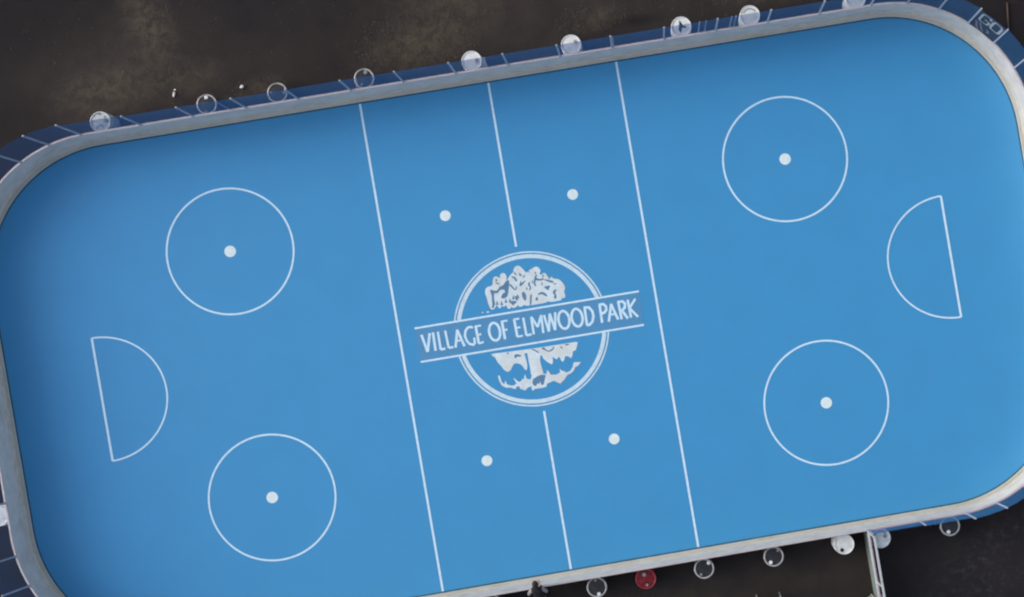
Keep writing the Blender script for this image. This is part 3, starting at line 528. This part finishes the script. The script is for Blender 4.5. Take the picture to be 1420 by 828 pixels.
def sag(b, rows):
    V = [[b.verts.new((x, y + dy, z - dz)) for x, dy, dz in ((-0.34, 0, 0), (-0.17, sy * 0.7, sz * 0.7), (0, sy, sz), (0.17, sy * 0.7, sz * 0.7), (0.34, 0, 0))] for y, z, sy, sz in rows]
    fs = []
    for A, B in zip(V, V[1:]):
        for i in range(4): fs.append(b.faces.new((A[i], A[i + 1], B[i + 1], B[i])))
    r = bmesh.ops.solidify(b, geom=fs, thickness=0.006)
part('seat', 'navy_cloth', lambda b: sag(b, [(0.20, 0.40, 0, 0.05), (-0.05, 0.42, 0, 0.06), (-0.32, 0.44, 0, 0.03)]))
part('backrest', 'navy_cloth', lambda b: sag(b, [(0.20, 0.44, 0.05, 0), (0.13, 0.65, 0.06, 0), (0.07, 0.83, 0.04, 0.012)]))

# ------------------------------------------------------------------ person leaning on the near boards
pr = thing('person', 'person in black leaning on the near boards with pale grey sleeves', 'person', (-0.92, -7.64, 0))
def skin_mesh(name, verts, edges, radii, root=0, sub=2):
    me = bpy.data.meshes.new(name); me.from_pydata(verts, edges, []); o = bpy.data.objects.new(name, me); COL.objects.link(o)
    sk = o.modifiers.new('s', 'SKIN'); sk.use_smooth_shade = True
    for i, r in enumerate(radii): me.skin_vertices[0].data[i].radius = (r, r) if not isinstance(r, tuple) else r; me.skin_vertices[0].data[i].use_root = (i == root)
    ss = o.modifiers.new('u', 'SUBSURF'); ss.levels = sub; ss.render_levels = sub
    dg = bpy.context.evaluated_depsgraph_get(); me2 = bpy.data.meshes.new_from_object(o.evaluated_get(dg)); bpy.data.objects.remove(o)
    me2.name = name; return me2
V = [(0, 0.02, 0.93), (0, 0.12, 1.12), (0, 0.27, 1.30), (0, 0.37, 1.41), (0, 0.47, 1.47),
     (0.10, 0.0, 0.88), (0.12, 0.03, 0.49), (0.12, -0.03, 0.08), (0.13, 0.10, 0.035),
     (-0.10, 0.0, 0.88), (-0.12, -0.04, 0.48), (-0.12, -0.16, 0.09), (-0.13, -0.03, 0.035),
     (0.17, 0.35, 1.36), (0.26, 0.22, 1.23), (0.10, 0.42, 1.20), (0.05, 0.45, 1.20),
     (-0.17, 0.35, 1.36), (-0.27, 0.22, 1.23), (-0.10, 0.42, 1.19), (-0.05, 0.45, 1.18), (0, 0.42, 1.44)]
E = [(0, 1), (1, 2), (2, 3), (3, 21), (21, 4), (0, 5), (5, 6), (6, 7), (7, 8), (0, 9), (9, 10), (10, 11), (11, 12), (3, 13), (13, 14), (14, 15), (15, 16), (3, 17), (17, 18), (18, 19), (19, 20)]
Rr = [(0.15, 0.11), (0.14, 0.11), (0.16, 0.12), (0.12, 0.09), 0.05, 0.085, 0.06, 0.045, 0.04, 0.085, 0.06, 0.045, 0.04, 0.065, 0.050, 0.034, 0.028, 0.065, 0.050, 0.034, 0.028, 0.055]
me = skin_mesh('body', V, E, Rr)
body = bpy.data.objects.new('body', me); COL.objects.link(body); body.parent = pr
me.materials.clear()
for k_ in ('jacket', 'trousers', 'skin', 'sleeve', 'shoe'): me.materials.append(M[k_])
for p in me.polygons:
    c = p.center; p.use_smooth = True
    if c.z < 0.09: k_ = 4
    elif c.z < 0.92: k_ = 1
    elif abs(c.x) < 0.09 and c.y > 0.42 and c.z < 1.24: k_ = 2
    elif c.y > 0.43 and c.z > 1.42: k_ = 2
    elif abs(c.x) > 0.15: k_ = 3
    else: k_ = 0
    p.material_index = k_
# hands: palm with five fingers resting on the cap rail
for sx in (-1, 1):
    hx = 0.06
    wv = (sx * 0.05, 0.45, 1.19); hv = [wv, (sx * hx, 0.50, 1.178)]; he = [(0, 1)]; hr = [0.026, (0.036, 0.018)]
    for j, (dx, ln) in enumerate(((-0.030, 0.062), (-0.010, 0.072), (0.010, 0.068), (0.028, 0.052))):
        b0 = len(hv); hv += [(sx * hx + dx, 0.535, 1.176), (sx * hx + dx * 1.15, 0.535 + ln * 0.55, 1.172), (sx * hx + dx * 1.2, 0.535 + ln, 1.162)]
        he += [(1, b0), (b0, b0 + 1), (b0 + 1, b0 + 2)]; hr += [0.010, 0.009, 0.008]
    b0 = len(hv); hv += [(sx * (hx + 0.040), 0.50, 1.176), (sx * (hx + 0.058), 0.53, 1.170)]; he += [(1, b0), (b0, b0 + 1)]; hr += [0.012, 0.009]
    hm = skin_mesh('hand', hv, he, hr); ho = bpy.data.objects.new('hand', hm); COL.objects.link(ho); ho.parent = pr; hm.materials.clear(); hm.materials.append(M['skin'])
    for p in hm.polygons: p.use_smooth = True; p.material_index = 0
bm = bmesh.new(); bmesh.ops.create_uvsphere(bm, u_segments=24, v_segments=16, radius=1.0)
for v in bm.verts:
    x, y, z = v.co
    v.co = Vector((x * 0.076 * (1 - 0.18 * max(0, -z)), y * 0.098 - (0.01 if z < -0.4 and y > 0 else 0), z * 0.118))
tmp = [((0, 0.10, -0.01), 0.018, 0.024), ((0.079, 0.0, -0.01), 0.012, 0.030), ((-0.079, 0.0, -0.01), 0.012, 0.030)]
for c, r, rz in tmp:
    q = bmesh.ops.create_uvsphere(bm, u_segments=10, v_segments=8, radius=1.0)['verts']
    for v in q: v.co = Vector((v.co.x * r + c[0], v.co.y * r + c[1], v.co.z * rz + c[2]))
hd = link('head', bm, M['skin'], pr, True); hd.location = (0, 0.535, 1.555); hd.rotation_euler = (radians(-25), 0, 0)
for sx in (-1, 1):
    bm = bmesh.new(); bmesh.ops.create_uvsphere(bm, u_segments=8, v_segments=6, radius=0.011); bmesh.ops.translate(bm, verts=bm.verts, vec=(sx * 0.03, 0.087, 0.01)); link('eye', bm, M['dark'], hd, True)
bm = bmesh.new(); box(bm, -0.022, 0.022, 0.082, 0.090, -0.056, -0.050); link('mouth', bm, M['drum_red'], hd)
bm = bmesh.new(); bmesh.ops.create_uvsphere(bm, u_segments=28, v_segments=18, radius=1.0)
for v in bm.verts:
    x, y, z = v.co; k_ = 1 + 0.05 * sin(9 * x + 4 * y) * cos(7 * z + 3 * x)
    v.co = Vector((x * 0.088 * k_, y * 0.103 * k_ - 0.014, z * 0.120 * k_ + 0.022))
bmesh.ops.delete(bm, geom=[v for v in bm.verts if v.co.y > 0.045 and v.co.z < 0.055 or v.co.z < -0.07], context='VERTS')
link('hair', bm, M['hair'], hd, True)

# ------------------------------------------------------------------ small things on the ground
def scrap(label, parts, loc, rz):
    bm = bmesh.new()
    for cx, cy, a, b_, hh in parts:
        q = bmesh.ops.create_icosphere(bm, subdivisions=2, radius=1.0)['verts']
        for v in q:
            k_ = random.uniform(0.75, 1.15); v.co = Vector((v.co.x * a * k_ + cx, v.co.y * b_ * k_ + cy, max(v.co.z * hh * k_, -hh * 0.8) + hh * 0.8 + 0.003))
    o = link('paper_scrap', bm, M['paper']); o.location = (*loc, 0); o.rotation_euler.z = rz; return tag(o, label, 'litter', 'scraps of litter on the asphalt')
scrap('torn white scrap in two lumps on brown silt, left of the dark drums', [(0, 0.07, 0.035, 0.03, 0.02), (0, -0.06, 0.035, 0.075, 0.03)], (-8.88, 8.33), radians(-20))
scrap('small round white scrap on asphalt between two black drums', [(0, 0, 0.06, 0.048, 0.04)], (-6.957, 8.17), radians(20))
bm = bmesh.new(); tube(bm, (15.21, 7.0, 0.035), (15.13, 6.25, 0.035), 0.028, 10); o = link('rusty_pipe', bm, M['rust'], None, True); tag(o, 'thin rusty brown pipe lying outside the top right corner', 'pipe')

# dead grass and weeds that grow through the silt: ground cover
bm = bmesh.new()
for (cx, cy, rx, ry, n_) in ((-10.5, 8.75, 1.6, 0.6, 250), (-9.3, 10.1, 0.6, 1.6, 200), (-1.7, 8.75, 1.6, 0.7, 1100), (-0.7, 9.8, 1.6, 1.1, 400), (-6.6, 8.1, 0.8, 0.2, 150), (3.2, 8.5, 0.9, 0.35, 250), (8.5, 8.4, 1.5, 0.3, 250), (-4, 10, 8, 2, 250), (8, 9, 5, 1, 200)):
    for _ in range(n_):
        r = random.random() ** 0.5; a = random.uniform(0, 2 * pi); x = cx + rx * 1.2 * r * cos(a); y = cy + ry * 1.2 * r * sin(a)
        if (abs(y) < 7.75 and abs(x) < 15.6): continue
        x += 0.05 * random.gauss(0, 1); L_ = random.uniform(0.03, 0.11); an = random.gauss(1.5, 0.7); wd = random.uniform(0.004, 0.011)
        dx, dy = cos(an), sin(an); hh = random.uniform(0.01, 0.05)
        v = [bm.verts.new((x - dy * wd, y + dx * wd, 0.002)), bm.verts.new((x + dy * wd, y - dx * wd, 0.002)), bm.verts.new((x + dx * L_, y + dy * L_, hh))]
        bm.faces.new(v)
o = link('dry_grass', bm, M['straw']); o['kind'] = 'stuff'; o['label'] = 'thin dead brown grass on the silt beyond the boards'
